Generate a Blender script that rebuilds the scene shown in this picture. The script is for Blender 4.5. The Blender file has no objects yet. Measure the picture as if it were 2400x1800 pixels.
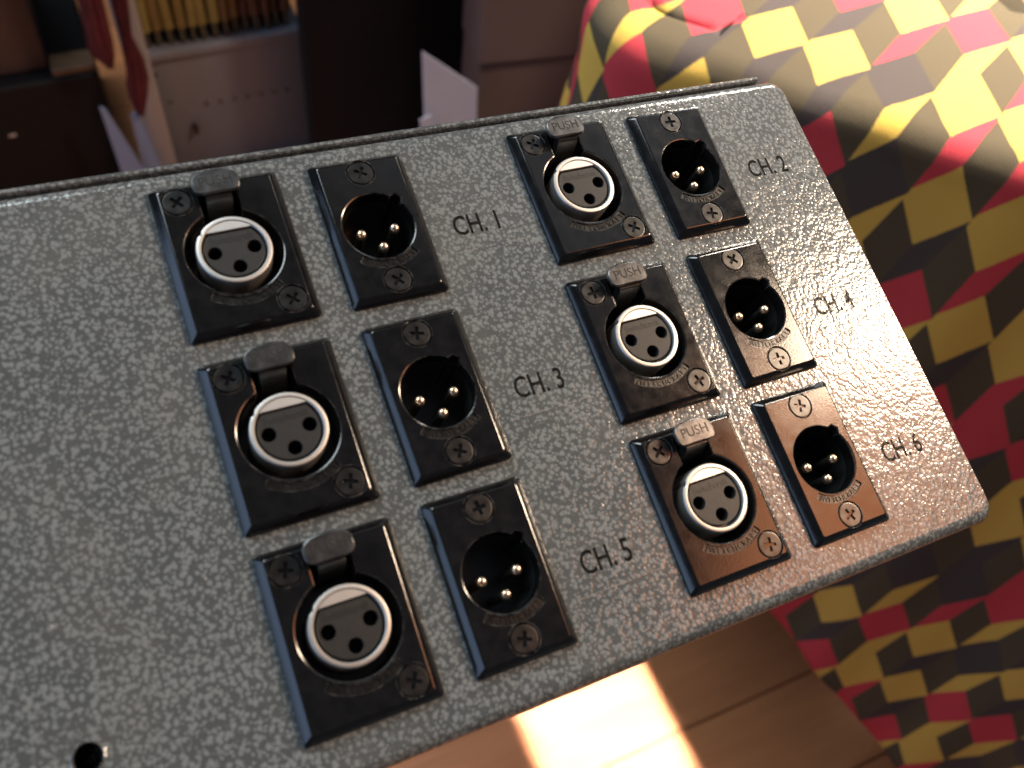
import bpy, bmesh, math, random
from mathutils import Vector, Matrix, noise
from mathutils.geometry import delaunay_2d_cdt
random.seed(7)
SC = bpy.context.scene
COL = SC.collection
PI = math.pi

# ------------------------------------------------------------------ camera
# world frame: metres, z up, floor at z = 0.  The equipment case is tilted; its own frame ("box frame") has
# x along the panel, y away from the viewer, z out of the panel.
MB_ = Matrix(((0.99758, 0.01889, 0.06688, -0.04918),
              (0.0, 0.96234, -0.27186, 0.03561),
              (-0.0695, 0.2712, 0.96001, 0.76351),
              (0, 0, 0, 1)))
RW = Matrix(((0.910096, 0.281278, -0.304314), (-0.401748, 0.778938, -0.481513), (0.101603, 0.560481, 0.821911)))
cam_d = bpy.data.cameras.new('camera'); cam = bpy.data.objects.new('camera', cam_d); COL.objects.link(cam)
cam.matrix_world = Matrix.Translation((-0.0608, -0.0847, 0.8927)) @ RW.to_4x4()
cam_d.sensor_width = 36.0; cam_d.lens = 2140.66 / 2400 * 36
cam_d.clip_start = 0.005; cam_d.clip_end = 50
cam_d.dof.use_dof = True; cam_d.dof.focus_distance = 0.215; cam_d.dof.aperture_fstop = 17.5
SC.camera = cam
SC.view_settings.view_transform = 'Standard'; SC.view_settings.look = 'None'
SC.view_settings.exposure = 0.10; SC.view_settings.gamma = 1.0

# ------------------------------------------------------------------ dim room light
w = bpy.data.worlds.new("World"); SC.world = w; w.use_nodes = True
bg = w.node_tree.nodes['Background']; bg.inputs[0].default_value = (0.55, 0.58, 0.70, 1); bg.inputs[1].default_value = 0.10

def B2W(px, py, pz):            # mm in the panel's picture frame (x right, y towards viewer, z into panel) -> world
    return MB_ @ Vector((px / 1000, -py / 1000, -pz / 1000))
def area(name, loc, target, sx, sy, power, colr, spread=180, shape='RECTANGLE', roll=0):
    l = bpy.data.lights.new(name, 'AREA'); l.shape = shape; l.size = sx; l.size_y = sy
    l.energy = power; l.color = colr; l.spread = math.radians(spread)
    o = bpy.data.objects.new(name, l); COL.objects.link(o)
    d = (Vector(target) - Vector(loc)).normalized()
    q = d.to_track_quat('-Z', 'Y').to_matrix().to_4x4()
    o.matrix_world = Matrix.Translation(loc) @ q @ Matrix.Rotation(roll, 4, 'Z')
    return o
def bdir(d, L, p=(50, 37, 0)):   # point L metres away from panel point p in picture-frame direction d
    v = Vector(d).normalized() * (L * 1000)
    return B2W(p[0] + v[0], p[1] + v[1], p[2] + v[2])
PC = B2W(60, 37, 0)
# warm lamp, up to the right: glare by CH. 4
area('warm_lamp', bdir((177, -35, -156), 1.25, (132, 49, 2)), B2W(131, 50, 2), 0.16, 0.40, 10.5, (1.0, 0.77, 0.55), 150)
# warm-lit wall of the room, right and high: brown sheen on the right-hand plates
area('warm_wall', bdir((128, 12, -156), 1.15, (70, 37, 0)), B2W(70, 37, 0), 0.50, 0.34, 2.5, (1.0, 0.34, 0.125), 180)
# added warm fill above the table, narrowed to brighten only the cloth
area('cloth_fill', (0.60, 0.42, 1.25), (0.45, 0.25, 0.62), 0.12, 0.12, 6.5, (1.0, 0.88, 0.74), 74, 'ELLIPSE')
# added neutral fill, back left, kept out of the plates' reflections
area('fill_back_left', bdir((-130, -270, -200), 2.0), PC, 1.1, 0.8, 29, (0.84, 0.96, 1.0), 180)
# grey daylight on the ceiling behind, and the window it comes from
area('ceiling_light', bdir((60, -150, -156), 2.2), PC, 2.2, 0.9, 1.6, (0.86, 0.95, 1.0), 180)
area('window_back', bdir((70, -300, -25), 2.3), PC, 2.8, 1.3, 26, (0.78, 0.91, 1.0), 180)
# blue evening window, left and low
area('window_left', bdir((-300, -20, -40), 1.8), PC, 1.8, 1.0, 9, (0.46, 0.66, 1.0), 180)
# low sunlight through a gap: the bright strip on the floor
sg = area('sun_gap', (-0.22, -0.95, 1.75), (0.188, 0.03, 0.0), 0.128, 0.46, 2.7, (1.0, 0.92, 0.92), 0.7)
d_ = (Vector((0.188, 0.03, 0.0)) - Vector((-0.22, -0.95, 1.75))).normalized(); y_ = Vector((-0.01, 1, 0)); y_ = (y_ - d_ * y_.dot(d_)).normalized()
sg.matrix_world = Matrix.Translation((-0.22, -0.95, 1.75)) @ Matrix((y_.cross(-d_), y_, -d_)).transposed().to_4x4()

# ------------------------------------------------------------------ node helpers
def mat(name):
    m = bpy.data.materials.new(name); m.use_nodes = True
    nt = m.node_tree; b = nt.nodes['Principled BSDF']
    return m, nt, b
def N(nt, t, **kw):
    n = nt.nodes.new(t)
    for k, v in kw.items():
        if k.startswith('i_'):
            n.inputs[k[2:].replace('_', ' ')].default_value = v
        else: setattr(n, k, v)
    return n
def L(nt, a, b): nt.links.new(a, b)
def val(nt, x, sock):
    if isinstance(x, (int, float)): sock.default_value = x
    else: L(nt, x, sock)
def M(nt, op, a, b=None, c=None):
    n = nt.nodes.new('ShaderNodeMath'); n.operation = op
    val(nt, a, n.inputs[0])
    if b is not None: val(nt, b, n.inputs[1])
    if c is not None: val(nt, c, n.inputs[2])
    return n.outputs[0]
def mixc(nt, f, a, b):
    n = nt.nodes.new('ShaderNodeMix'); n.data_type = 'RGBA'
    val(nt, f, n.inputs[0])
    for x, s in ((a, n.inputs[6]), (b, n.inputs[7])):
        if isinstance(x, tuple): s.default_value = x if len(x) == 4 else (*x, 1)
        else: L(nt, x, s)
    return n.outputs[2]
def ramp(nt, f, stops):
    n = nt.nodes.new('ShaderNodeValToRGB'); e = n.color_ramp.elements
    while len(e) < len(stops): e.new(0.5)
    for i, (p, c) in enumerate(stops):
        e[i].position = p; e[i].color = (c, c, c, 1) if isinstance(c, (int, float)) else (*c, 1)
    L(nt, f, n.inputs[0]); return n.outputs[0]
def coords(nt, kind='Object', scale=(1, 1, 1)):
    tc = nt.nodes.new('ShaderNodeTexCoord'); mp = nt.nodes.new('ShaderNodeMapping')
    mp.inputs['Scale'].default_value = scale
    L(nt, tc.outputs[kind], mp.inputs[0]); return mp.outputs[0]
def noise_(nt, vec, scale, detail=3, rough=0.5):
    n = nt.nodes.new('ShaderNodeTexNoise'); n.inputs['Scale'].default_value = scale
    n.inputs['Detail'].default_value = detail; n.inputs['Roughness'].default_value = rough
    L(nt, vec, n.inputs['Vector']); return n
def bump(nt, b, h, strength, dist):
    n = nt.nodes.new('ShaderNodeBump'); n.inputs['Strength'].default_value = strength
    n.inputs['Distance'].default_value = dist; L(nt, h, n.inputs['Height'])
    L(nt, n.outputs[0], b.inputs['Normal']); return n

def hammertone(name='hammertone_paint', dark=(0.058, 0.070, 0.077), light=(0.172, 0.198, 0.210), ink=False):
    m, nt, b = mat(name)
    v = coords(nt, scale=(1000, 1000, 1000))
    nz = noise_(nt, v, 0.75, 2)
    add = N(nt, 'ShaderNodeVectorMath', operation='MULTIPLY_ADD')
    L(nt, nz.outputs['Color'], add.inputs[0]); add.inputs[1].default_value = (0.6, 0.6, 0.6); L(nt, v, add.inputs[2])
    hs = []
    for sc, rnd in ((0.90, 1.0), (1.30, 1.0)):
        vo = N(nt, 'ShaderNodeTexVoronoi', feature='SMOOTH_F1'); vo.inputs['Scale'].default_value = sc
        vo.inputs['Smoothness'].default_value = 0.25; vo.inputs['Randomness'].default_value = rnd
        L(nt, add.outputs[0], vo.inputs['Vector']); hs.append(vo.outputs['Distance'])
    d = M(nt, 'MINIMUM', hs[0], M(nt, 'ADD', hs[1], 0.08))
    big = noise_(nt, v, 0.22, 2)
    d2 = M(nt, 'ADD', d, M(nt, 'MULTIPLY', M(nt, 'SUBTRACT', big.outputs['Fac'], 0.5), 0.22))
    f = ramp(nt, d2, [(0.31, 1.0), (0.49, 0.0)])
    grain = noise_(nt, v, 4.5, 4, 0.7)
    fcol = mixc(nt, f, dark, light)
    fcol2 = mixc(nt, M(nt, 'MULTIPLY', M(nt, 'SUBTRACT', grain.outputs['Fac'], 0.35), 0.0 if ink else 0.5), fcol, (0.30, 0.30, 0.28))
    if not ink:      # smudges, dust specks
        sm_ = noise_(nt, v, 0.035, 3, 0.6)
        fcol2 = mixc(nt, ramp(nt, sm_.outputs['Fac'], [(0.45, 0.0), (0.75, 0.22)]), fcol2, (0.21, 0.20, 0.175))
        sp_ = N(nt, 'ShaderNodeTexVoronoi', feature='F1'); sp_.inputs['Scale'].default_value = 0.16; L(nt, v, sp_.inputs['Vector'])
        fcol2 = mixc(nt, ramp(nt, sp_.outputs['Distance'], [(0.02, 0.8), (0.045, 0.0)]), fcol2, (0.42, 0.41, 0.38))
    L(nt, fcol2, b.inputs['Base Color'])
    gr_ = noise_(nt, v, 0.06, 3, 0.6)
    L(nt, M(nt, 'ADD', M(nt, 'MULTIPLY', gr_.outputs['Fac'], 0.14), 0.07), b.inputs['Coat Roughness'])
    b.inputs['Metallic'].default_value = 0.0
    b.inputs['Roughness'].default_value = 0.33
    b.inputs['Specular IOR Level'].default_value = 0.12
    b.inputs['Coat Weight'].default_value = 1.0; b.inputs['Coat IOR'].default_value = 1.56
    wv = noise_(nt, v, 0.36, 2, 0.5)
    h = M(nt, 'ADD', M(nt, 'MULTIPLY', ramp(nt, d, [(0.05, 1.0), (0.6, 0.0)]), 0.60), M(nt, 'MULTIPLY', wv.outputs['Fac'], 1.9))
    bm = bump(nt, b, h, 1.0, 0.000066)
    L(nt, bm.outputs[0], b.inputs['Coat Normal'])
    return m
def black_metal(name, colr=(0.011, 0.011, 0.012), rough=0.30, texture=0.000022, spec=0.55, wear=False):
    m, nt, b = mat(name)
    v = coords(nt, scale=(1000, 1000, 1000))
    g = noise_(nt, v, 2.2, 4, 0.65); s = noise_(nt, v, 0.35, 3)
    basec = mixc(nt, ramp(nt, s.outputs['Fac'], [(0.35, 0.0), (0.75, 1.0)]), colr, tuple(c * 1.9 for c in colr))
    if wear:         # rubbed edges and a few chips, different on every connector
        oi = nt.nodes.new('ShaderNodeObjectInfo'); va = N(nt, 'ShaderNodeVectorMath', operation='ADD'); L(nt, v, va.inputs[0])
        cb_ = nt.nodes.new('ShaderNodeCombineXYZ'); L(nt, M(nt, 'MULTIPLY', oi.outputs['Random'], 300.0), cb_.inputs[0]); L(nt, cb_.outputs[0], va.inputs[1])
        wn_ = noise_(nt, va.outputs[0], 0.55, 5, 0.75)
        bv_ = N(nt, 'ShaderNodeBevel', samples=4); bv_.inputs['Radius'].default_value = 0.00030
        ge = nt.nodes.new('ShaderNodeNewGeometry'); dt = N(nt, 'ShaderNodeVectorMath', operation='DOT_PRODUCT')
        L(nt, bv_.outputs[0], dt.inputs[0]); L(nt, ge.outputs['True Normal'], dt.inputs[1])
        edge = ramp(nt, dt.outputs['Value'], [(0.86, 1.0), (0.985, 0.0)])
        em = M(nt, 'MULTIPLY', edge, ramp(nt, wn_.outputs['Fac'], [(0.44, 0.0), (0.60, 1.0)]))
        ch_ = ramp(nt, noise_(nt, va.outputs[0], 0.9, 4, 0.7).outputs['Fac'], [(0.735, 0.0), (0.76, 0.7)])
        basec = mixc(nt, M(nt, 'MAXIMUM', em, ch_), basec, (0.17, 0.165, 0.155))
    L(nt, basec, b.inputs['Base Color'])
    L(nt, M(nt, 'ADD', M(nt, 'MULTIPLY', s.outputs['Fac'], 0.16), rough - 0.08), b.inputs['Roughness'])
    b.inputs['Specular IOR Level'].default_value = spec
    bump(nt, b, g.outputs['Fac'], 1.0, texture)
    return m
def simple(name, colr, rough=0.6, metal=0.0, var=0.25, scale=60, bumpd=0.0, spec=0.5, rand=0.0):
    m, nt, b = mat(name)
    v = coords(nt)
    n = noise_(nt, v, scale, 4, 0.6)
    L(nt, mixc(nt, n.outputs['Fac'], tuple(c * (1 - var) for c in colr), tuple(min(1, c * (1 + var)) for c in colr)), b.inputs['Base Color'])
    if rand:
        src = b.inputs['Base Color'].links[0].from_socket; oi = nt.nodes.new('ShaderNodeObjectInfo'); hv = nt.nodes.new('ShaderNodeHueSaturation'); L(nt, src, hv.inputs['Color'])
        L(nt, M(nt, 'ADD', M(nt, 'MULTIPLY', oi.outputs['Random'], rand), 1 - rand * 0.6), hv.inputs['Value']); L(nt, M(nt, 'ADD', M(nt, 'MULTIPLY', oi.outputs['Random'], 0.05), 0.475), hv.inputs['Hue'])
        L(nt, hv.outputs[0], b.inputs['Base Color'])
    b.inputs['Roughness'].default_value = rough; b.inputs['Metallic'].default_value = metal
    b.inputs['Specular IOR Level'].default_value = spec
    if bumpd: bump(nt, b, n.outputs['Fac'], 1.0, bumpd)
    return m
def cloth_mat():
    m, nt, b = mat('woven_block_pattern')
    tc = nt.nodes.new('ShaderNodeTexCoord'); sp = nt.nodes.new('ShaderNodeSeparateXYZ'); L(nt, tc.outputs['UV'], sp.inputs[0])
    jit = noise_(nt, tc.outputs['UV'], 55, 2); 
    u = M(nt, 'ADD', sp.outputs[0], M(nt, 'MULTIPLY', jit.outputs['Fac'], 0.03))
    v = M(nt, 'ADD', sp.outputs[1], M(nt, 'MULTIPLY', jit.outputs['Fac'], 0.02))
    H, A, SH = 0.66, 0.42, 0.38
    def zig(a):
        fr = M(nt, 'FRACT', a)
        up = M(nt, 'MULTIPLY', fr, A / H)
        dn = M(nt, 'MULTIPLY', M(nt, 'SUBTRACT', 1.0, fr), A / (1 - H))
        return M(nt, 'MINIMUM', up, dn), fr
    z0, _ = zig(M(nt, 'ADD', v, M(nt, 'MULTIPLY', u, SH)))
    iu = M(nt, 'FLOOR', M(nt, 'SUBTRACT', u, z0))
    a2 = M(nt, 'ADD', v, M(nt, 'MULTIPLY', M(nt, 'ADD', iu, 0.5), SH))
    z1, fr = zig(a2)
    fu = M(nt, 'SUBTRACT', M(nt, 'SUBTRACT', u, z1), iu)
    bright = M(nt, 'MULTIPLY', M(nt, 'GREATER_THAN', fu, 0.04), M(nt, 'LESS_THAN', fu, 0.72))
    tall = M(nt, 'LESS_THAN', fr, H)
    iv = M(nt, 'FLOOR', a2)
    cb = nt.nodes.new('ShaderNodeCombineXYZ'); L(nt, iu, cb.inputs[0]); L(nt, iv, cb.inputs[1])
    wn = N(nt, 'ShaderNodeTexWhiteNoise', noise_dimensions='3D'); L(nt, cb.outputs[0], wn.inputs['Vector'])
    Y, P, D, O = (0.70, 0.46, 0.085), (0.60, 0.035, 0.070), (0.042, 0.034, 0.044), (0.080, 0.062, 0.030)
    def pick(stops):
        n = nt.nodes.new('ShaderNodeValToRGB'); n.color_ramp.interpolation = 'CONSTANT'; e = n.color_ramp.elements
        while len(e) < len(stops): e.new(0.5)
        for i, (p, c) in enumerate(stops): e[i].position = p; e[i].color = (*c, 1)
        L(nt, wn.outputs['Value'], n.inputs[0]); return n.outputs[0]
    ct = pick([(0.0, Y), (0.36, P), (0.70, D)]); cs = pick([(0.0, P), (0.18, D), (0.36, Y), (0.60, D), (0.70, Y), (0.86, P)])
    cell = mixc(nt, tall, cs, ct)
    gap = mixc(nt, 0.35, O, D)
    base = mixc(nt, bright, gap, cell)
    # weave: fine diagonal twill
    mp = nt.nodes.new('ShaderNodeMapping'); mp.inputs['Rotation'].default_value = (0, 0, 0.6); mp.inputs['Scale'].default_value = (1, 1.3, 1)
    L(nt, tc.outputs['UV'], mp.inputs[0])
    wv = N(nt, 'ShaderNodeTexWave', wave_type='BANDS'); wv.inputs['Scale'].default_value = 15.0; wv.inputs['Distortion'].default_value = 0.6
    wv.inputs['Detail'].default_value = 1; wv.inputs['Detail Scale'].default_value = 4
    L(nt, mp.outputs[0], wv.inputs['Vector'])
    fz = noise_(nt, tc.outputs['UV'], 90, 3, 0.7)
    f2 = M(nt, 'ADD', M(nt, 'MULTIPLY', wv.outputs['Fac'], 0.30), M(nt, 'MULTIPLY', fz.outputs['Fac'], 0.42))
    L(nt, mixc(nt, f2, mixc(nt, 0.30, base, (0.0, 0.0, 0.0)), mixc(nt, 0.16, base, (0.62, 0.55, 0.38))), b.inputs['Base Color'])
    b.inputs['Roughness'].default_value = 0.9; b.inputs['Specular IOR Level'].default_value = 0.04
    bump(nt, b, f2, 0.8, 0.0006)
    return m
def wood_mat():
    m, nt, b = mat('laminate_wood')
    v = coords(nt, 'Object', (1.2, 14, 14))
    oi = nt.nodes.new('ShaderNodeObjectInfo')
    n = noise_(nt, v, 5.0, 5, 0.6); n.inputs['Distortion'].default_value = 0.6
    c = mixc(nt, n.outputs['Fac'], (0.36, 0.125, 0.048), (0.66, 0.27, 0.11))
    hv = nt.nodes.new('ShaderNodeHueSaturation'); L(nt, c, hv.inputs['Color'])
    L(nt, M(nt, 'ADD', M(nt, 'MULTIPLY', oi.outputs['Random'], 0.3), 0.85), hv.inputs['Value'])
    L(nt, hv.outputs[0], b.inputs['Base Color']); b.inputs['Roughness'].default_value = 0.45
    return m

HAM = hammertone()
PLATE = black_metal('black_plate', (0.0042, 0.0042, 0.0046), 0.145, 0.000013, 0.7, True)
CUPM = simple('black_plastic', (0.016, 0.018, 0.018), 0.28, spec=0.8, scale=800)
SCREWM = black_metal('blackened_screw', (0.050, 0.050, 0.050), 0.30, 0.00001, 0.5); SCREWM.node_tree.nodes['Principled BSDF'].inputs['Metallic'].default_value = 0.9
TABM = black_metal('latch_metal', (0.11, 0.11, 0.11), 0.30, 0.00002, 0.5); TABM.node_tree.nodes['Principled BSDF'].inputs['Metallic'].default_value = 0.9
ENGR = simple('engraved_letters', (0.008, 0.008, 0.008), 0.7, scale=900)
ENGI = simple('moulded_letters', (0.010, 0.010, 0.010), 0.5, scale=900)
RECM = black_metal('cast_recess', (0.006, 0.006, 0.006), 0.30, 0.00003, 0.6)
RINGM = simple('satin_nickel', (0.66, 0.645, 0.62), 0.48, 1.0, 0.10, 700, 0.000008)
INSM = simple('grey_plastic_insert', (0.017, 0.017, 0.017), 0.5, 0.0, 0.4, 900, 0.00003)
PINM = simple('silver_pin', (0.80, 0.62, 0.45), 0.30, 1.0, 0.08, 900)
INK = hammertone('black_print', (0.008, 0.008, 0.008), (0.016, 0.017, 0.017), True); INK.node_tree.nodes['Principled BSDF'].inputs['Coat Weight'].default_value = 0.05; INK.node_tree.nodes['Principled BSDF'].inputs['Specular IOR Level'].default_value = 0.02
SCRATCH = simple('scratched_paint', (0.24, 0.235, 0.22), 0.35, 0.1, 0.3, 600)
DARKIN = simple('dark_inside', (0.01, 0.01, 0.01), 0.7, scale=100)

# ------------------------------------------------------------------ mesh helpers
class MBd:
    def __init__(s): s.v = []; s.f = []; s.flat = []
    def add(s, verts, faces):
        o = len(s.v); s.v += [tuple(p) for p in verts]; s.f += [tuple(i + o for i in f) for f in faces]; return s
    def loops(s, ls, cap0=False, cap1=False):
        n = len(ls[0]); o = len(s.v)
        for l in ls: s.v += [tuple(p) for p in l]
        for k in range(len(ls) - 1):
            for i in range(n):
                j = (i + 1) % n
                s.f.append((o + k * n + i, o + k * n + j, o + (k + 1) * n + j, o + (k + 1) * n + i))
        if cap0: s.f.append(tuple(o + i for i in range(n)))
        if cap1: s.f.append(tuple(o + (len(ls) - 1) * n + i for i in range(n)))
        return s
    def cdt(s, outer, holes, z):
        pts = [Vector(p) for p in outer]; edges = [(i, (i + 1) % len(outer)) for i in range(len(outer))]
        for h in holes:
            o = len(pts); pts += [Vector(p) for p in h]; edges += [(o + i, o + (i + 1) % len(h)) for i in range(len(h))]
        r = delaunay_2d_cdt(pts, edges, [], 0, 1e-7)
        vs, fs = r[0], r[2]
        def inside(p, poly):
            c = False; n = len(poly)
            for i in range(n):
                a = poly[i]; b_ = poly[i - 1]
                if (a[1] > p[1]) != (b_[1] > p[1]) and p[0] < (b_[0] - a[0]) * (p[1] - a[1]) / (b_[1] - a[1]) + a[0]: c = not c
            return c
        keep = []
        for f in fs:
            c = sum((vs[i] for i in f), Vector((0, 0))) / len(f)
            if inside(c, outer) and not any(inside(c, h) for h in holes): keep.append(f)
        k0 = len(s.f); s.add([(p[0], p[1], z) for p in vs], keep); s.flat += range(k0, len(s.f)); return s
    def box(s, x0, x1, y0, y1, z0, z1):
        return s.add([(x0, y0, z0), (x1, y0, z0), (x1, y1, z0), (x0, y1, z0), (x0, y0, z1), (x1, y0, z1), (x1, y1, z1), (x0, y1, z1)],
                     [(0, 3, 2, 1), (4, 5, 6, 7), (0, 1, 5, 4), (1, 2, 6, 5), (2, 3, 7, 6), (3, 0, 4, 7)])
    def mesh(s, name, m, scale=1.0, smooth=32):
        me = bpy.data.meshes.new(name); me.from_pydata([(a * scale, b * scale, c * scale) for a, b, c in s.v], [], s.f)
        bm = bmesh.new(); bm.from_mesh(me)
        bmesh.ops.remove_doubles(bm, verts=bm.verts, dist=1e-7 if scale < 0.1 else 1e-5)
        bmesh.ops.recalc_face_normals(bm, faces=bm.faces); bm.to_mesh(me); bm.free()
        me.materials.append(m)
        if smooth:
            me.polygons.foreach_set('use_smooth', [True] * len(me.polygons)); me.set_sharp_from_angle(angle=math.radians(smooth))
            if scale < 0.1:
                for q in me.polygons:
                    if abs(q.normal.z) > 0.9999: q.use_smooth = False
        me.update(); return me
def obj(name, me, parent=None, loc=None, **props):
    o = bpy.data.objects.new(name, me); COL.objects.link(o)
    if parent is not None: o.parent = parent
    if loc is not None: o.location = loc
    for k, v in props.items(): o[k] = v
    return o
def thing(name, label, cat, group=None, mw=None, data=None):
    o = bpy.data.objects.new(name, data); COL.objects.link(o); o['label'] = label; o['category'] = cat
    if group: o['group'] = group
    if mw is not None: o.matrix_world = mw
    return o
def circ(r, n=64, cx=0, cy=0, a0=0): return [(cx + r * math.cos(a0 + 2 * PI * i / n), cy + r * math.sin(a0 + 2 * PI * i / n)) for i in range(n)]
def rrect(hx, hy, r, n=5, cx=0, cy=0):
    out = []
    for qx, qy, a in ((1, 1, 0), (-1, 1, 90), (-1, -1, 180), (1, -1, 270)):
        for i in range(n + 1):
            t = math.radians(a + 90 * i / n); out.append((cx + qx * (hx - r) + r * math.cos(t), cy + qy * (hy - r) + r * math.sin(t)))
    return out
def z3(l, z): return [(p[0], p[1], z) for p in l]
def off(poly, d):      # grow / shrink a closed 2D loop
    n = len(poly); A = sum(poly[i - 1][0] * poly[i][1] - poly[i][0] * poly[i - 1][1] for i in range(n)); sg = 1 if A > 0 else -1
    out = []
    for i in range(n):
        a = Vector(poly[i - 1]); b_ = Vector(poly[i]); c = Vector(poly[(i + 1) % n])
        e1 = (b_ - a); e2 = (c - b_)
        e1 = e1.normalized() if e1.length > 1e-9 else e2.normalized(); e2 = e2.normalized() if e2.length > 1e-9 else e1
        n1 = Vector((e1.y, -e1.x)) * sg; n2 = Vector((e2.y, -e2.x)) * sg; nn = (n1 + n2)
        nn = nn / max(nn.length_squared / 2, 0.35)
        out.append((b_.x + nn.x * d, b_.y + nn.y * d))
    return out
_tc = {}
def text_data(s, size, extrude, xs=1.0, bold=0.0):
    k = (s, size, extrude, xs, bold)
    if k not in _tc:
        cu = bpy.data.curves.new('t', 'FONT'); cu.body = s; cu.size = size; cu.extrude = extrude; cu.align_x = 'CENTER'; cu.resolution_u = 3; cu.offset = bold
        o = bpy.data.objects.new('t', cu); COL.objects.link(o)
        dg = bpy.context.evaluated_depsgraph_get(); dg.update()
        me = bpy.data.meshes.new_from_object(o.evaluated_get(dg))
        _tc[k] = ([(v.co.x * xs, v.co.y, v.co.z) for v in me.vertices], [tuple(p.vertices) for p in me.polygons])
        bpy.data.objects.remove(o); bpy.data.meshes.remove(me)
    return _tc[k]
MM = 0.001

# ------------------------------------------------------------------ connectors (local frame: mm, x right, y away, z out; z = 0 plate face)
PH = 2.0
def plate_outline(hx, hy):
    r = 0.9
    return [z3(rrect(hx, hy, r), -PH), z3(rrect(hx, hy, r), -PH + 0.45), z3(rrect(hx - 0.12, hy - 0.10, r), -PH + 0.68),
            z3(rrect(hx - 1.38, hy - 1.21, 0.55), -0.19), z3(rrect(hx - 1.48, hy - 1.31, 0.5), -0.10), z3(rrect(hx - 1.60, hy - 1.43, 0.45), -0.035), z3(rrect(hx - 1.76, hy - 1.57, 0.40), 0.0)]
def arc_band(r0, r1, a, n=26):
    P = [(r1 * math.sin(-a + 2 * a * i / n), -r1 * math.cos(-a + 2 * a * i / n)) for i in range(n + 1)]
    Q = [(r0 * math.sin(-a + 2 * a * i / n), -r0 * math.cos(-a + 2 * a * i / n)) for i in range(n + 1)]
    return P + Q[::-1]
def make_plate(name, hx, hy, hole, screws, band):
    b = MBd(); ol = plate_outline(hx, hy); b.loops(ol)
    hb = off(hole, 0.28)
    sh = [circ(2.86, 32, x, y) for x, y in screws]
    b.cdt([p[:2] for p in ol[-1]], [hb] + sh + [band], 0.0)
    b.loops([z3(hb, 0.0), z3(off(hole, 0.08), -0.08), z3(hole, -0.28), z3(hole, -3.2)])
    for (x, y), s in zip(screws, sh):
        b.loops([z3(s, 0), z3(circ(2.62, 32, x, y), -0.45)], cap1=True)
    b.loops([z3(band, 0), z3(off(band, -0.06), -0.30)])
    return b.mesh(name, PLATE, MM, 30)
def band_mesh(band, rt, size):
    b = MBd(); b.cdt(off(band, -0.05), [], -0.30)
    s = 'SWITCHCRAFT'; a = 0.59; n = len(s)
    for i, ch in enumerate(s):
        t = -a + 2 * a * i / (n - 1)
        vs, fs = text_data(ch, size, 0.09, 0.9)
        R_ = Matrix.Rotation(t, 3, 'Z')
        b.add([tuple(R_ @ Vector((x, y - rt, z)) + Vector((0, 0, -0.22))) for x, y, z in vs], fs)
    return b.mesh('maker_lettering', RECM, MM, 0)
def screw_mesh():
    cr = []
    a, w_ = 1.38, 0.33
    for x, y in ((w_, w_), (w_, a), (-w_, a), (-w_, w_), (-a, w_), (-a, -w_), (-w_, -w_), (-w_, -a), (w_, -a), (w_, -w_), (a, -w_), (a, w_)):
        cr.append((x, y))
    b = MBd(); o = circ(2.45, 40)
    b.loops([z3(circ(2.52, 40), -0.43), z3(circ(2.52, 40), -0.18), z3(o, -0.08), z3(circ(2.3, 40), -0.06)])
    b.cdt(circ(2.3, 40), [cr], -0.06)
    b.loops([z3(cr, -0.06), z3([(x * 0.72, y * 0.72) for x, y in cr], -0.95)], cap1=True)
    return b.mesh('screw', SCREWM, MM, 25)
SCREW = screw_mesh()
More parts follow.
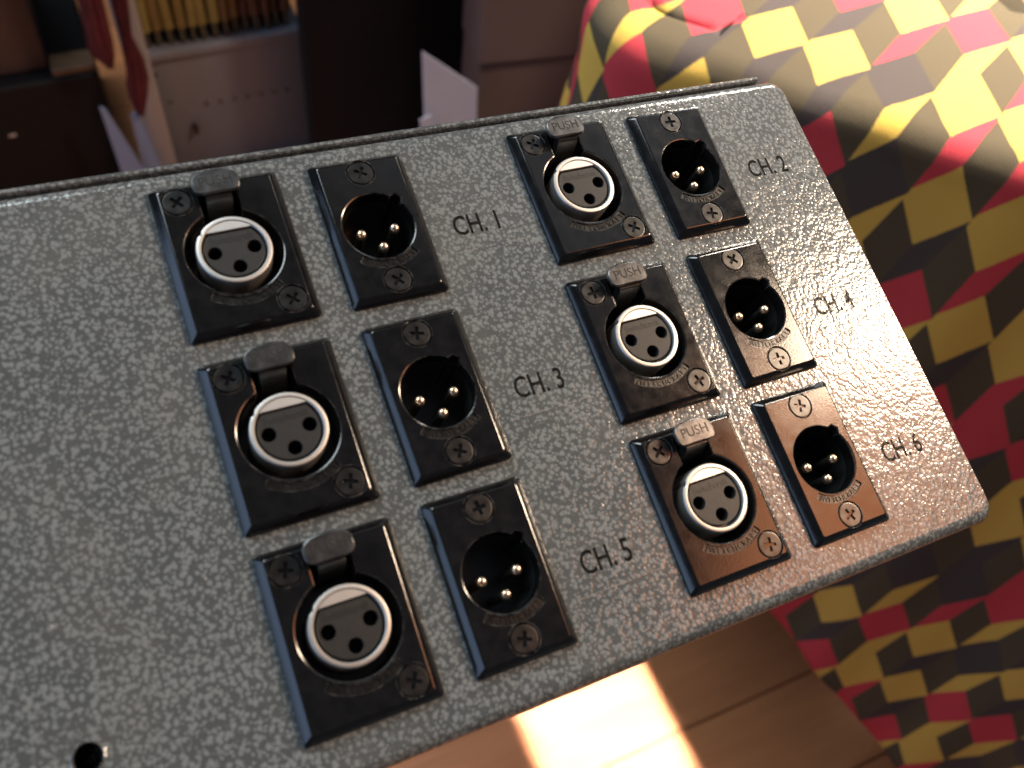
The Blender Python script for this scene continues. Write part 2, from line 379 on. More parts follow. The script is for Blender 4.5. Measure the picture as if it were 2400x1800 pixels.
def female_meshes():
    hole = []
    R = 8.75; sw = 3.5; a = math.asin(sw / R)
    n = 60
    for i in range(n + 1):
        t = PI / 2 - a - (2 * PI - 2 * a) * i / n
        hole.append((R * math.cos(t), R * math.sin(t)))
    hole += [(-sw, 13.2), (-2.9, 13.8), (2.9, 13.8), (sw, 13.2)]
    band = arc_band(9.35, 10.95, 0.66)
    D = {}
    D['plate'] = make_plate('faceplate', 11.95, 15.8, hole, [(-7.4, 11.8), (7.4, -11.8)], band)
    D['letters'] = band_mesh(band, 10.65, 1.55)
    c = MBd(); big = off(hole, 0.02)
    c.loops([z3(big, -0.9), z3(big, -13)], cap1=True); D['cup'] = c.mesh('socket_well', CUPM, MM, 30)
    # nickel collar with a keying notch
    def rr(r, notch=0.0):
        out = []
        for i in range(96):
            t = 2 * PI * i / 96; d = abs((t - math.radians(141) + PI) % (2 * PI) - PI)
            k = notch * max(0, 1 - (d / 0.085) ** 4) if d < 0.085 else 0
            out.append(((r - k) * math.cos(t), (r - k) * math.sin(t)))
        return out
    g = MBd()
    g.loops([z3(rr(6.85, .35), -12), z3(rr(6.85, .35), 0.25), z3(rr(6.80, .3), 0.42), z3(rr(6.66, .2), 0.58), z3(rr(6.4), 0.66), z3(rr(6.05), 0.64), z3(rr(5.90), 0.52), z3(rr(5.84), 0.40), z3(rr(5.82), -1.6)])
    cy = 4.15; ax = math.sqrt(5.84 ** 2 - cy ** 2); t0 = math.atan2(cy, ax)
    arc = [(5.84 * math.cos(t0 + (PI - 2 * t0) * i / 24), 5.84 * math.sin(t0 + (PI - 2 * t0) * i / 24)) for i in range(25)]
    g.cdt(arc, [], 0.48); g.add([(-ax, cy, 0.48), (ax, cy, 0.48), (ax, cy - 0.12, 0.36), (-ax, cy - 0.12, 0.36)], [(0, 1, 2, 3)])
    g.add([(-ax, cy - 0.12, 0.36), (ax, cy - 0.12, 0.36), (ax, cy - 0.12, -1.5), (-ax, cy - 0.12, -1.5)], [(0, 1, 2, 3)])
    D['collar'] = g.mesh('collar', RINGM, MM, 30)
    i_ = MBd(); r = 5.42; cy2 = 3.75; cx2 = math.sqrt(r * r - cy2 * cy2); t1 = math.atan2(cy2, cx2)
    lo = [(r * math.cos(t1 - (PI + 2 * t1) * k / 48), 0.1 + r * math.sin(t1 - (PI + 2 * t1) * k / 48)) for k in range(49)]
    hs = [circ(1.27, 28, x, y) for x, y in ((-3.6, 0.0), (3.6, 0.05), (0.05, -3.4))]
    inn = off(lo, -0.14)
    i_.loops([z3(lo, -1.6), z3(lo, 0.0), z3(inn, 0.12)])
    hso = [circ(1.37, 28, x, y) for x, y in ((-3.6, 0.0), (3.6, 0.05), (0.05, -3.4))]
    i_.cdt(inn, hso, 0.12)
    for h, ho in zip(hs, hso): i_.loops([z3(ho, 0.12), z3(h, 0.02), z3(h, -5)], cap1=True)
    D['insert'] = i_.mesh('socket_insert', INSM, MM, 30)
    f_ = MBd(); f_.cdt(circ(5.9, 48), hs, -1.5); D['floor'] = f_.mesh('insert_base', CUPM, MM, 0)
    t_ = MBd(); vs, fs = text_data('Switchcraft', 1.95, 0.02, 0.92)
    t_.add([(x, y + 1.75, z + 0.15) for x, y, z in vs], fs); D['itext'] = t_.mesh('insert_lettering', ENGI, MM, 0)
    # latch
    def tab(d):
        out = []
        hw, tp, bt = 4.3 - d, 15.75 - d, 10.9 + d
        P = [(-hw, 12.6), (-hw + 0.05, 13.9), (-hw + 0.55, 14.75), (-hw + 1.5, 15.3), (-1.2, tp - .05), (0, tp), (1.2, tp - .05), (hw - 1.5, 15.3), (hw - 0.55, 14.75), (hw - 0.05, 13.9), (hw, 12.6),
             (hw - 0.12, 11.8), (hw - 0.55, 11.2), (hw - 1.3, 10.95 + d), (2.4, bt), (0, bt + 0.1), (-2.4, bt), (-hw + 1.3, 10.95 + d), (-hw + 0.55, 11.2), (-hw + 0.12, 11.8)]
        out = [(x, y - (d if y > 14 else 0)) for x, y in P]
        return out
    l_ = MBd()
    def tz(l, z): return [(x, y, z - 0.002 * (y - 12.5) ** 2 - 0.001 * x * x) for x, y in l]
    l_.loops([tz(tab(0.1), 1.85), tz(tab(0), 1.95), tz(tab(0), 2.70), tz(tab(0.07), 2.82), tz(tab(0.2), 2.88)], cap0=True)
    t4 = tz(tab(0.2), 2.88); cc = (0, 13.2, 2.885); k0 = len(l_.v); l_.v += t4 + [cc]; l_.f += [(k0 + i, k0 + (i + 1) % 20, k0 + 20) for i in range(20)]
    k_ = MBd()
    k_.add([(x, y, z) for x in (-2.35, 2.35) for y, z in ((12.4, 1.7), (10.6, 1.75), (10.1, 1.1), (9.4, -1.6), (8.6, -9), (10.6, -9), (11.2, -1.2), (11.8, 1.0))],
           [tuple(range(8)), tuple(range(15, 7, -1))] + [(i, (i + 1) % 8, 8 + (i + 1) % 8, 8 + i) for i in range(8)])
    D['neck'] = k_.mesh('latch_arm', CUPM, MM, 35)  # arm given the well's black; the tab's shadow is put into its colour
    D['tab'] = l_.mesh('push_latch', TABM, MM, 35)
    p_ = MBd(); vs, fs = text_data('PUSH', 2.75, 0.03, 0.95)
    p_.add([(x, y + 12.35, 2.885 - 0.002 * (y - .15) ** 2 - 0.001 * x * x + 0.004 + z) for x, y, z in vs], fs); D['ptext'] = p_.mesh('latch_lettering', ENGR, MM, 0)
    return D
def male_meshes():
    R = 7.05; hole = []
    for i in range(72):
        t = 2 * PI * i / 72; d = abs((t - math.radians(47) + PI) % (2 * PI) - PI)
        r = R + (1.0 if d < 0.13 else 0.0)
        hole.append((r * math.cos(t), r * math.sin(t)))
    band = arc_band(7.55, 9.15, 0.70)
    D = {}
    D['plate'] = make_plate('faceplate', 9.75, 15.8, hole, [(0, 12), (0, -12)], band)
    D['letters'] = band_mesh(band, 8.9, 1.65)
    c = MBd(); c.loops([z3(off(hole, 0.02), -0.9), z3(off(hole, 0.02), -13)])
    c.cdt(off(hole, 0.02), [], -12.9)
    for sx, x0, y0 in ((1, -5.6, 1.6),):
        c.box(-5.9, -2.6, 1.5, 1.85, -12.9, -12.3)
    for x, y in ((-3.4, -0.35), (3.4, -0.3), (0.05, -3.8)): c.loops([z3(circ(0.85, 14, x, y), -12.9), z3(circ(0.85, 14, x, y), -2.45)], cap1=True)
    D['cup'] = c.mesh('pin_well', CUPM, MM, 30)
    p = MBd(); n = 20
    prof = [(1.02, -2.5), (1.02, -2.2), (0.94, -1.75), (0.74, -1.42), (0.42, -1.25), (0.12, -1.2)]
    p.loops([z3(circ(r, n), z) for r, z in prof], cap1=True)
    D['pin'] = p.mesh('contact_pin', PINM, MM, 60)
    k = MBd(); k.cdt(circ(7.0, 48), [], -12.85); 
    return D
FM = female_meshes(); MD = male_meshes()

# ------------------------------------------------------------------ the equipment case
case = thing('equipment_case', 'grey hammertone painted metal case with twelve black round connectors on its top panel', 'equipment case', mw=MB_.copy())
X0, X1, Y0, Y1 = -150.0, 137.0, -94.2, 20.0      # y away from the viewer
colsF = [0.0, 73.18]; colsM = [27.61, 100.64]; rows = [0.0, -35.86, -70.78]
def panel_loop(ix, iyn, iyf, r, z):
    out = []
    x0, x1, y0, y1 = X0, X1 - ix, Y0 + iyn, Y1 - iyf
    for cx, cy, a in ((x1 - r, y1 - r, 0), (x0, y1, 90), (x0, y0, 180), (x1 - r, y0 + r, 270)):
        rr = r if cx > x0 else 0.0
        for i in range(7):
            t = math.radians(a + 90 * i / 6)
            if rr == 0: out.append((x0 + 0.0001 * i, cy + (0.0001 * i if a == 180 else -0.0001 * i)) if False else (x0, cy - (i * 1e-3 if a == 90 else -(6 - i) * 1e-3)))
            else: out.append((cx + rr * math.cos(t), cy + rr * math.sin(t)))
    return z3(out, z)
pz = -PH
b = MBd(); ls = []
for k in range(9):
    th = PI / 2 * k / 8          # 0: flank, 90: top
    s, c = 1 - math.cos(th), math.sin(th)
    ls.append(panel_loop(0.6 * s, 2.5 * s, 2.4 * s, 3.3 - 0.4 * s, pz - 2.5 + 2.5 * c))
ls.insert(0, panel_loop(0, 0, 0, 3.3, pz - 14))
b.loops(ls)
ho = []
for cx in colsF: ho += [rrect(10.2, 14.0, 1, 3, cx, y) for y in rows]
for cx in colsM: ho += [rrect(8.2, 12.6, 1, 3, cx, y) for y in rows]
hole_c = (-41.8, -76.4)
ho.append(circ(2.15, 28, *hole_c))
b.cdt([p[:2] for p in ls[-1]], ho, pz)
for h in ho: b.loops([z3(h, pz), z3(h, pz - 1.5)])
obj('top_panel', b.mesh('top_panel', HAM, MM, 40), case)
b = MBd(); b.loops([panel_loop(0.4, 1.0, 1.0, 3.5, pz - 13.0), panel_loop(0.4, 1.0, 1.0, 3.5, -300)], cap0=True, cap1=True)
obj('case_body', b.mesh('case_body', HAM, MM, 40), case)
# folded edge of the rear cover standing just behind the panel
b = MBd(); yb = Y1 + 0.55
prof = [(yb, -40), (yb, pz - 1.35), (yb + 0.12, pz - 1.05), (yb + 0.35, pz - 0.9), (yb + 0.95, pz - 0.9), (yb + 1.2, pz - 1.1), (yb + 1.32, pz - 1.4), (yb + 1.32, -40)]
b.add([(x, y, z) for x in (X0, 131.9) for y, z in prof], [(i, i + 1, 9 + i, 8 + i) for i in range(7)] + [tuple(range(8)), tuple(range(8, 16)), (7, 0, 8, 15)])
obj('rear_cover_edge', b.mesh('rear_cover_edge', HAM, MM, 40), case)
# bare burr round the open screw hole
b = MBd()
for a0, a1 in ((-60, -15), (15, 60)):
    for i in range(5):
        pass
n = 36
ring0 = [(hole_c[0] + 2.15 * math.cos(2 * PI * i / n), hole_c[1] + 2.15 * math.sin(2 * PI * i / n), pz + 0.02) for i in range(n)]
ring1 = [(hole_c[0] + (2.45 + 0.35 * math.sin(i * 1.7) * (1 if i < 8 or i > 30 else 0.3)) * math.cos(2 * PI * i / n), hole_c[1] + (2.45 + 0.3 * math.sin(i * 2.3)) * math.sin(2 * PI * i / n), pz + 0.03) for i in range(n)]
ringm = [((p[0] * .5 + q[0] * .5), (p[1] * .5 + q[1] * .5), pz + 0.16) for p, q in zip(ring0, ring1)]
ringd = [(p[0], p[1], pz - 1.0) for p in ring0]
b.loops([ringd, ring0, ringm, ring1])
obj('screw_hole_rim', b.mesh('screw_hole_rim', simple('bare_steel', (0.30, 0.30, 0.29), 0.3, 0.8, 0.3, 900), MM, 50), case)

# printed channel names, one per connector pair, and the scratches under them
names = {(0, 0): 'CH. 1', (0, 1): 'CH. 3', (0, 2): 'CH. 5', (1, 0): 'CH. 2', (1, 1): 'CH. 4', (1, 2): 'CH. 6'}
rnd = random.Random(3)
for (c, r), s in names.items():
    vs, fs = text_data(s, 6.2, 0.012, 0.72, 0.055)
    x = colsM[c] + (20.5 if c == 0 else (21.3 if r < 2 else 20.8)); y = rows[r] - 5.9 + (0 if r == 0 else (-0.6 if r == 1 else -1.0)) + (0.9 if r == 0 else (1.4 if (c, r) != (1, 2) else 2.0))
    ang = math.radians(-1.0)
    t = MBd(); t.add(vs, fs); me = t.mesh('channel_name', INK, MM, 0)
    o = obj('channel_name', me, case, (x * MM, y * MM, (pz + 0.03) * MM), label='black printed lettering reading ' + s)
    o.rotation_euler.z = ang
    sc = MBd(); x0 = x - 8; yy = y - 3.6
    seg = []
    for i in range(14):
        xa = x0 + i * 1.25
        if rnd.random() < 0.3: continue
        ya = yy + 0.02 * (i) - 0.05 * math.sin(i)
        sc.add([(xa, ya - .07, pz + .02), (xa + 1.2, ya - .06, pz + .02), (xa + 1.2, ya + .06, pz + .02), (xa, ya + .06, pz + .02)], [(0, 1, 2, 3)])
    obj('scratch', sc.mesh('scratch', SCRATCH, MM, 0), case, kind='stuff')

# connectors: prototype tree, then copies
def build_female():
    p = obj('female_connector', FM['plate'], case)
    for x, y in ((-7.4, 11.8), (7.4, -11.8)): obj('screw', SCREW, p, (x * MM, y * MM, 0))
    obj('collar', FM['collar'], p); obj('socket_insert', FM['insert'], p); obj('insert_base', FM['floor'], p); obj('socket_well', FM['cup'], p)
    obj('insert_lettering', FM['itext'], p); obj('maker_lettering', FM['letters'], p)
    obj('push_latch', FM['tab'], p); obj('latch_arm', FM['neck'], p); obj('latch_lettering', FM['ptext'], p)
    return p
def build_male():
    p = obj('male_connector', MD['plate'], case)
    for x, y in ((0, 12), (0, -12)): obj('screw', SCREW, p, (x * MM, y * MM, 0))
    obj('pin_well', MD['cup'], p); obj('maker_lettering', MD['letters'], p)
    for x, y in ((-3.4, -0.35), (3.4, -0.3), (0.05, -3.8)): obj('contact_pin', MD['pin'], p, (x * MM, y * MM, 0))
    return p
def copy_tree(o):
    c = o.copy(); COL.objects.link(c)
    for ch in list(o.children):
        d = ch.copy(); COL.objects.link(d); d.parent = c
    return c
pf, pm = build_female(), build_male()
rs = random.Random(11)
for kind, proto, cs in (('f', pf, colsF), ('m', pm, colsM)):
    for i, cx in enumerate(cs):
        for j, y in enumerate(rows):
            o = proto if (i, j) == (0, 0) else copy_tree(proto)
            o.location = (cx * MM, y * MM, 0)
            dy = (-0.4 if kind == 'm' and j == 0 else 0); o.location.y += (dy + rs.uniform(-.12, .12)) * MM; o.location.x += rs.uniform(-.12, .12) * MM; o.rotation_euler.z = math.radians(rs.uniform(-0.5, 0.5))
            o['group'] = 'female connectors in two columns' if kind == 'f' else 'male connectors in two columns'
            for ch in o.children:
                if ch.name.startswith('screw'): ch.rotation_euler.z = rs.uniform(0, PI / 2)

# ------------------------------------------------------------------ floor
WOOD = wood_mat()
fl = MBd(); fl.box(-3, 3.2, -1.2, 3.2, -0.05, -0.012)
floor = obj('floor', fl.mesh('floor', DARKIN, 1, 0), kind='structure')
pw = 0.095
pb = MBd(); Lp = 1.2; e = 0.0012
pb.loops([z3(rrect(Lp / 2 - e, pw / 2 - e / 2, 0.001, 1), -0.012), z3(rrect(Lp / 2 - e, pw / 2 - e / 2, 0.001, 1), -0.0015), z3(rrect(Lp / 2 - e - .0015, pw / 2 - e / 2 - .0015, 0.001, 1), 0)], cap1=True)
PL = pb.mesh('plank', WOOD, 1, 0)
j = 0; y = -0.7
while y < 2.2:
    x = -1.6 + (j % 3) * 0.41
    while x < 2.6:
        obj('plank', PL, floor, (x, y, 0)); x += Lp
    y += pw; j += 1

# ------------------------------------------------------------------ patterned cloth over a table
CL = cloth_mat()
ZT = 0.62
C0 = Vector((0.176, 0.270)); e_ = Vector((0.7071, -0.7071)); f_ = Vector((0.7071, 0.7071))
Rc = 0.028
path = []                       # (point, outward normal, arclength)
nA, nC, nB = 26, 12, 90
LA, LB = 0.55, 0.62
# far side edge runs from C0 + f*LA back to the corner, then along e
a0 = C0 + f_ * Rc + e_ * Rc
for i in range(nA): path.append((C0 + f_ * (LA - (LA - Rc) * i / nA), -e_))
for i in range(nC + 1):
    t = i / nC * PI / 2
    nrm = (-e_) * math.cos(t) + (-f_) * math.sin(t); path.append((a0 + nrm * Rc, nrm.normalized()))
for i in range(1, nB + 1): path.append((C0 + e_ * (Rc + (LB - Rc) * i / nB), -f_))
sarc = [0.0]
for i in range(1, len(path)): sarc.append(sarc[-1] + (path[i][0] - path[i - 1][0]).length)
s_c = sarc[nA + nC // 2]
row_d = e_ * 0.0335 + f_ * 0.038; col_d = f_ * -0.066; PU = PV = 1.0
det = row_d.x * col_d.y - row_d.y * col_d.x
def uvof(P, s, t):
    a = (P.x * col_d.y - P.y * col_d.x) / det; c = (row_d.x * P.y - row_d.y * P.x) / det
    u = a / PU; v = c / PV
    if t > 0: u -= 4.2 * t
    return u, v
NT = [-0.60, -0.45, -0.35, -0.27, -0.2, -0.15, -0.11, -0.08, -0.055, -0.035, -0.02, -0.01]
rad = 0.016
tr = [rad * PI / 2 * k / 6 for k in range(7)]
td = 60
bv = []; uvs = []; ncol = len(path)
def fold(s, t, P):
    k = s - s_c
    w1 = noise.noise(Vector((s * 9.0, t * 1.4, 3.1))) ; w2 = noise.noise(Vector((s * 21.0, t * 2.2, 7.7)))
    amp = min(1.0, max(t, 0) / 0.18)
    near = math.exp(-((k + 0.02) / 0.10) ** 2)
    return amp * (0.020 * w1 + 0.006 * w2 + 0.020 * near * math.sin(k * 62.0))
grid = []
for i, (P, nr) in enumerate(path):
    s = sarc[i]; k = s - s_c
    sag = 0.004 * noise.noise(Vector((s * 14, 0.3, 0))) 
    row = []
    for t in NT:      # top, towards the table's inside
        if i <= nA + nC // 2: inn = Vector((e_.x, e_.y)) if i < nA else -nr
        else: inn = -nr
        tt = -t
        if k < 0: tt = min(tt, 0.9)
        Q = P + inn * tt if abs(k) > 0.06 else P.lerp(a0 + (f_ + e_) * tt, min(1, tt / 0.2)) if tt > 0.02 else P + inn * tt
        z = ZT + 0.0025 * noise.noise(Vector((Q.x * 13, Q.y * 13, 0))) + sag * math.exp(-tt / 0.03)
        row.append((Vector((Q.x, Q.y, z)), uvof(Q, k, t)))
    tmax = max(0.25, 0.175 + 0.82 * k) if k > 0 else 0.30 - 0.15 * min(1, -k / 0.3)
    ts = tr + [tr[-1] + (tmax - tr[-1]) * (q + 1) / td for q in range(td)]
    for t in ts:
        if t <= tr[-1]:
            an = t / rad; o_ = rad * math.sin(an); zz = ZT - rad * (1 - math.cos(an)); dd = 0
        else:
            dd = t - tr[-1]; fl_ = 0.03 + 0.24 * min(1, max(0, (k + 0.03) / 0.16)); o_ = rad + dd * fl_ * 0.965; zz = ZT - rad - dd * 0.965
        o_ += fold(s, t, P)
        Q = P + nr * o_
        flat = P + nr * t
        zz += sag * math.exp(-t / 0.05) + 0.0015 * noise.noise(Vector((s * 30, t * 9, 5)))
        row.append((Vector((Q.x, Q.y, zz)), uvof(flat, k, t)))
    grid.append(row)
nr_ = len(grid[0]); verts = [tuple(c[0]) for r_ in grid for c in r_]
faces = [(i * nr_ + j, i * nr_ + j + 1, (i + 1) * nr_ + j + 1, (i + 1) * nr_ + j) for i in range(len(grid) - 1) for j in range(nr_ - 1)]
me = bpy.data.meshes.new('patterned_cloth'); me.from_pydata(verts, [], faces); me.materials.append(CL)
ul = me.uv_layers.new(name='UVMap')
flatuv = [c[1] for r_ in grid for c in r_]
for lp in me.loops: ul.data[lp.index].uv = flatuv[lp.vertex_index]
me.polygons.foreach_set('use_smooth', [True] * len(me.polygons)); me.update()
cloth = thing('patterned_cloth', 'yellow pink and dark geometric patterned cloth draped over the table beside the case', 'cloth', data=me)
sm = cloth.modifiers.new('solid', 'SOLIDIFY'); sm.thickness = 0.0012; sm.offset = 1

# table carrying the cloth
tb = thing('side_table', 'table hidden beneath the yellow and pink patterned cloth', 'table', mw=Matrix.Translation((C0.x, C0.y, 0)) @ Matrix.Rotation(-PI / 4, 4, 'Z'))
DW = simple('dark_wood', (0.08, 0.045, 0.025), 0.5, scale=12)
t1 = MBd(); t1.box(0.03, 0.62, 0.03, 0.6, ZT - 0.034, ZT - 0.008); obj('table_top', t1.mesh('table_top', DW, 1, 0), tb)
for x, y in ((0.06, 0.06), (0.57, 0.06), (0.57, 0.55), (0.06, 0.55)):
    t2 = MBd(); t2.box(x - .02, x + .02, y - .02, y + .02, 0, ZT - 0.034); obj('leg', t2.mesh('leg', DW, 1, 0), tb)

# ------------------------------------------------------------------ dim background, stood on the floor behind the case
def bb(x0, x1, y0, y1, z0, z1, bev=0.003):
    q = MBd(); hx, hy = (x1 - x0) / 2, (y1 - y0) / 2; cx, cy = (x0 + x1) / 2, (y0 + y1) / 2
    q.loops([z3(rrect(hx - bev, hy - bev, bev, 2, cx, cy), z0), z3(rrect(hx, hy, bev, 2, cx, cy), z0 + bev), z3(rrect(hx, hy, bev, 2, cx, cy), z1 - bev), z3(rrect(hx - bev, hy - bev, bev, 2, cx, cy), z1)], True, True)
    return q
CREAM = simple('cream_paint', (0.19, 0.205, 0.255), 0.5, var=0.12, scale=14)
# cream cabinet with a lipped top and a row of rivets
cab = thing('cream_cabinet', 'low cream cabinet with a row of small rivets across its front, behind the case', 'cabinet', mw=Matrix.Translation((0.070, 0.90, 0)) @ Matrix.Rotation(0.02, 4, 'Z'))
obj('cabinet_body', bb(-0.091, 0.098, 0, 0.18, 0, 0.183, 0.002).mesh('cabinet_body', CREAM, 1, 30), cab)
obj('top_ledge', bb(-0.095, 0.099, -0.010, 0.18, 0.183, 0.196, 0.003).mesh('top_ledge', CREAM, 1, 30), cab)
HOL = simple('dark_metal_stud', (0.06, 0.045, 0.045), 0.6, scale=50)
h = MBd(); h.loops([[(r * math.cos(2 * PI * i / 14), y, r * math.sin(2 * PI * i / 14)) for i in range(14)] for r, y in ((0.0024, 0), (0.0020, -0.0016), (0.0010, -0.0022))], cap1=True)
HM = h.mesh('rivet', HOL, 1, 30)
for k in range(7): obj('rivet', HM, cab, (-0.031 + k * 0.0172, 0.0, 0.106 - k * 0.0006))
for x in (-0.082, -0.074): obj('rivet', HM, cab, (x, 0, 0.16 if x < -0.08 else 0.118))
kn = MBd(); kn.loops([[(r * 0.7 * math.cos(2 * PI * i / 20), yy, r * math.sin(2 * PI * i / 20)) for i in range(20)] for r, yy in ((0.0058, 0), (0.0058, -0.008), (0.004, -0.011))], cap1=True)
obj('knob', kn.mesh('knob', simple('dark_knob', (0.03, 0.015, 0.015), 0.5, scale=50), 1, 30), cab, (-0.052, 0, 0.074))
# books standing on the cabinet
gold = simple('gold_spine', (0.19, 0.135, 0.045), 0.6, var=.3, scale=40, rand=0.6); maroon = simple('maroon_spine', (0.06, 0.022, 0.016), 0.6, scale=40, rand=0.8)
ends = simple('dark_spine_foot', (0.055, 0.05, 0.035), 0.7, scale=60)
bk = random.Random(5); x = -0.088; k = 0
place = ['at the left end of the row', 'second from the left end of the row', 'third from the left end of the row', 'fourth from the left in the row', 'fifth from the left in the row',
         'sixth from the left in the row', 'seventh from the left in the row', 'eighth from the left, beside the last gold one', 'last gold one before the maroon spines',
         'first maroon one beside the gold spines', 'second maroon one from the gold spines', 'third maroon one from the gold spines', 'fourth maroon one from the gold spines', 'fifth maroon one from the gold spines', 'sixth maroon one from the gold spines', 'nearest the black door panel']
while x < 0.082 and k < 16:
    tw = 0.0100 + bk.random() * 0.003; g_ = 0 if k < 9 else 1
    last = x + tw + 0.0012 >= 0.082
    y0_ = -0.002 + bk.uniform(0, 0.004)
    q = MBd(); n_ = 8
    pro = [(tw / 2 * math.cos(PI + PI * i / n_), 0.004 * math.sin(PI + PI * i / n_)) for i in range(n_ + 1)] + [(tw / 2, 0.10), (-tw / 2, 0.10)]
    q.loops([z3(pro, 0.022), z3(pro, 0.135 + bk.uniform(-0.004, 0.004))], True, True)
    mw = cab.matrix_world @ Matrix.Translation((x + tw / 2, y0_, 0.1962)) @ Matrix.Rotation(bk.uniform(-0.03, 0.03), 4, 'Y')
    o = thing('book', ('gold' if g_ == 0 else 'maroon') + ' spined book on the cream cabinet, ' + (place[15] if last else place[k]), 'book', 'books standing in a row on the cream cabinet', mw)
    obj('book_spine', q.mesh('book_spine', gold if g_ == 0 else maroon, 1, 40), o)
    q2 = MBd(); q2.box(-tw * 0.24, tw * 0.24, 0.0, 0.095, 0.0, 0.0222)
    obj('book_foot', q2.mesh('book_foot', ends, 1, 0), o)
    x += tw + 0.0012; k += 1
# pale upright post left of the cabinet
thing('pale_post', 'pale cream wooden post standing left of the cream cabinet', 'post', mw=Matrix.Translation((-0.0305, 0.87, 0)), data=bb(-0.011, 0.0150, 0, 0.025, 0, 0.42, 0.002).mesh('pale_post', simple('pale_wood', (0.33, 0.31, 0.33), 0.5, var=.1, scale=10), 1, 30))
# folded blue-white paper leaning against the post
BLU = simple('blue_white_paper', (0.20, 0.27, 0.46), 0.6, var=0.1, scale=30)
fp = MBd()
for P4 in ([(-0.083, 0.84, 0.175), (-0.077, 0.84, 0.170), (-0.040, 0.835, 0.0), (-0.082, 0.835, 0.0)], [(-0.053, 0.85, 0.148), (-0.045, 0.85, 0.152), (-0.030, 0.84, 0.0), (-0.060, 0.84, 0.0)]):
    fp.add(P4 + [(a_, b__ + 0.002, c_) for a_, b__, c_ in P4], [(0, 1, 2, 3), (7, 6, 5, 4), (0, 4, 5, 1), (1, 5, 6, 2), (2, 6, 7, 3), (3, 7, 4, 0)])
thing('folded_paper', 'blue white folded paper standing at the foot of the pale post', 'paper', data=fp.mesh('folded_paper', BLU, 1, 0))
# red cloth hanging in front of the post
RED = simple('red_fabric', (0.075, 0.007, 0.012), 0.9, var=0.75, scale=45)
def hang(pts, y0):
    G = []
    for q, (cx, cz, hw) in enumerate(pts):
        G.append([(cx + hw * math.cos(2 * PI * i / 18) * (1 + 0.22 * math.sin(i * 2.6 + q)), y0 + 0.007 * math.sin(2 * PI * i / 18) * (1 + 0.4 * math.sin(i * 3.1)), cz + 0.003 * math.sin(i * 2)) for i in range(18)])
    return G
rd = MBd()
rd.loops(hang([(-0.060, 0.45, .010), (-0.058, 0.33, .010), (-0.060, 0.29, .011), (-0.061, 0.25, .012), (-0.060, 0.235, .010), (-0.058, 0.222, .004)], 0.845), True, True)
rd.loops(hang([(-0.026, 0.45, .011), (-0.028, 0.33, .009), (-0.032, 0.29, .008), (-0.034, 0.25, .006), (-0.032, 0.215, .010), (-0.036, 0.19, .012), (-0.038, 0.172, .010), (-0.042, 0.150, .004)], 0.850), True, True)
thing('red_cloth', 'two crumpled tails of red cloth hanging in front of the pale post', 'cloth', data=rd.mesh('red_cloth', RED, 1, 60))
# dark cabinet on the left, with brown things on it
dk = thing('black_vinyl_cabinet', 'near black cabinet low on the left behind the case', 'cabinet', mw=Matrix.Translation((-0.21, 0.88, 0)))
obj('cabinet_body', bb(-0.30, 0.135, 0, 0.25, 0, 0.190, 0.003).mesh('cabinet_body', simple('black_vinyl', (0.006, 0.006, 0.008), 0.6, spec=0.2, scale=200), 1, 30), dk)
obj('badge', bb(0.022, 0.030, -0.002, 0.002, 0.126, 0.129, 0.0005).mesh('badge', RINGM, 1, 30), dk)
thing('brown_box', 'dull brown box standing on the near black cabinet at far left', 'box', mw=Matrix.Translation((-0.24, 0.90, 0.1902)), data=bb(-0.16, 0.118, 0, 0.15, 0, 0.30, 0.003).mesh('brown_box', simple('brown_card', (0.055, 0.030, 0.026), 0.7, scale=8), 1, 30))
thing('wooden_strip', 'narrow brown wooden strip lying along the near black cabinet', 'strip', mw=Matrix.Translation((-0.10, 0.883, 0.1902)), data=bb(-0.020, 0.026, 0, 0.03, 0, 0.010, 0.002).mesh('wooden_strip', simple('brown_strip', (0.11, 0.06, 0.03), 0.6, scale=20), 1, 30))
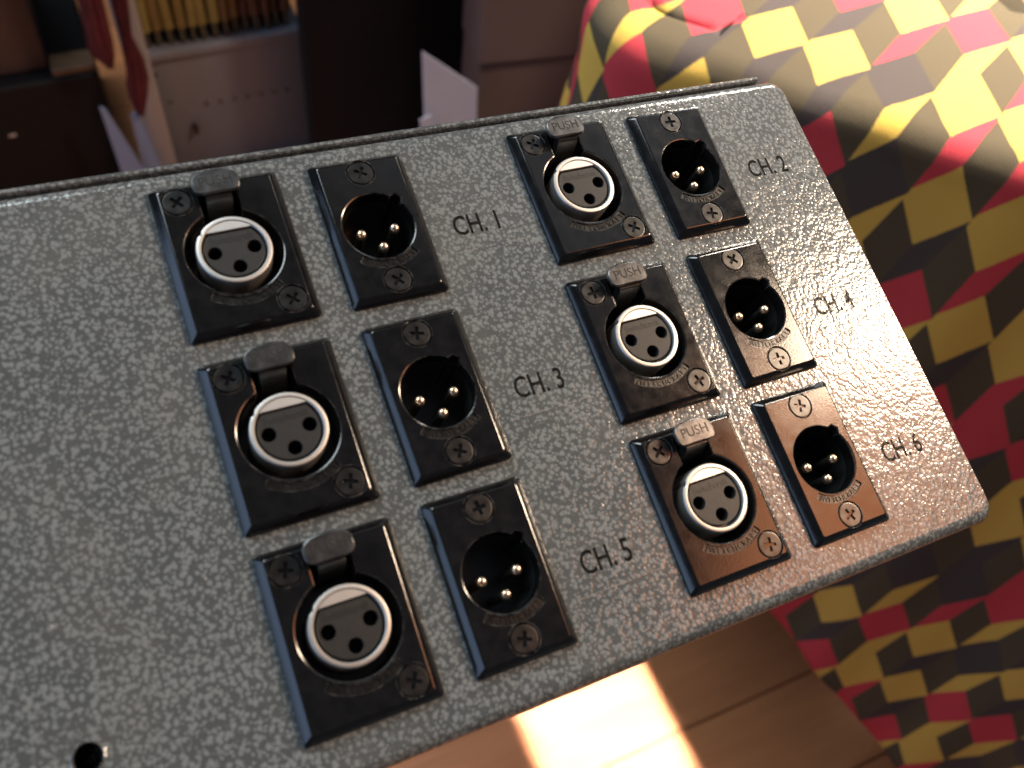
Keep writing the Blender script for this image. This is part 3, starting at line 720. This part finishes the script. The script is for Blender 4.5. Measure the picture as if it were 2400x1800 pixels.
# near-black door panel
thing('black_door', 'near black flat door panel behind the case, right of the cream cabinet', 'door', mw=Matrix.Translation((0.152, 0.82, 0)), data=bb(0.0, 0.224, 0, 0.03, 0, 1.6, 0.002).mesh('black_door', simple('black_door_paint', (0.006, 0.0055, 0.008), 0.7, var=.15, spec=0.15, scale=6), 1, 30))
# cardboard box with a taped seam
CARD = simple('cardboard', (0.17, 0.108, 0.095), 0.75, var=0.1, scale=9)
cb = thing('cardboard_box', 'brown cardboard box with a folded seam beside the black door panel', 'box', mw=Matrix.Translation((0.342, 0.75, 0)) @ Matrix.Rotation(-0.12, 4, 'Z'))
obj('box_lower', bb(0, 0.30, 0, 0.25, 0, 0.207, 0.003).mesh('box_lower', CARD, 1, 30), cb)
obj('box_upper', bb(-0.003, 0.30, -0.004, 0.25, 0.209, 0.50, 0.003).mesh('box_upper', CARD, 1, 30), cb)
# white sheets of paper
pp = MBd()
P2 = [(0.257, 0.264), (0.327, 0.201), (0.338, 0.0), (0.270, 0.0)]
pp.add([(x, 0.72 + (0.002 if z < .1 else 0), z) for x, z in P2] + [(x, 0.7225, z) for x, z in P2], [(0, 1, 2, 3), (7, 6, 5, 4), (0, 4, 5, 1), (1, 5, 6, 2), (2, 6, 7, 3), (3, 7, 4, 0)])
P3 = [(0.253, 0.178), (0.266, 0.182), (0.300, 0.0), (0.262, 0.0)]
pp.add([(x, 0.712, z) for x, z in P3] + [(x, 0.7135, z) for x, z in P3], [(0, 1, 2, 3), (7, 6, 5, 4), (0, 4, 5, 1), (1, 5, 6, 2), (2, 6, 7, 3), (3, 7, 4, 0)])
thing('paper_sheets', 'pale lilac white paper sheets standing on end before the black door panel', 'paper', data=pp.mesh('paper_sheets', simple('lilac_paper', (0.54, 0.54, 0.68), 0.7, var=.08, scale=22), 1, 0))
# back wall of the room
bw = MBd(); bw.box(-3, 3.2, 1.75, 1.8, -0.05, 2.6)
obj('back_wall', bw.mesh('back_wall', simple('dark_wall', (0.05, 0.045, 0.05), 0.8, scale=3), 1, 0), kind='structure')
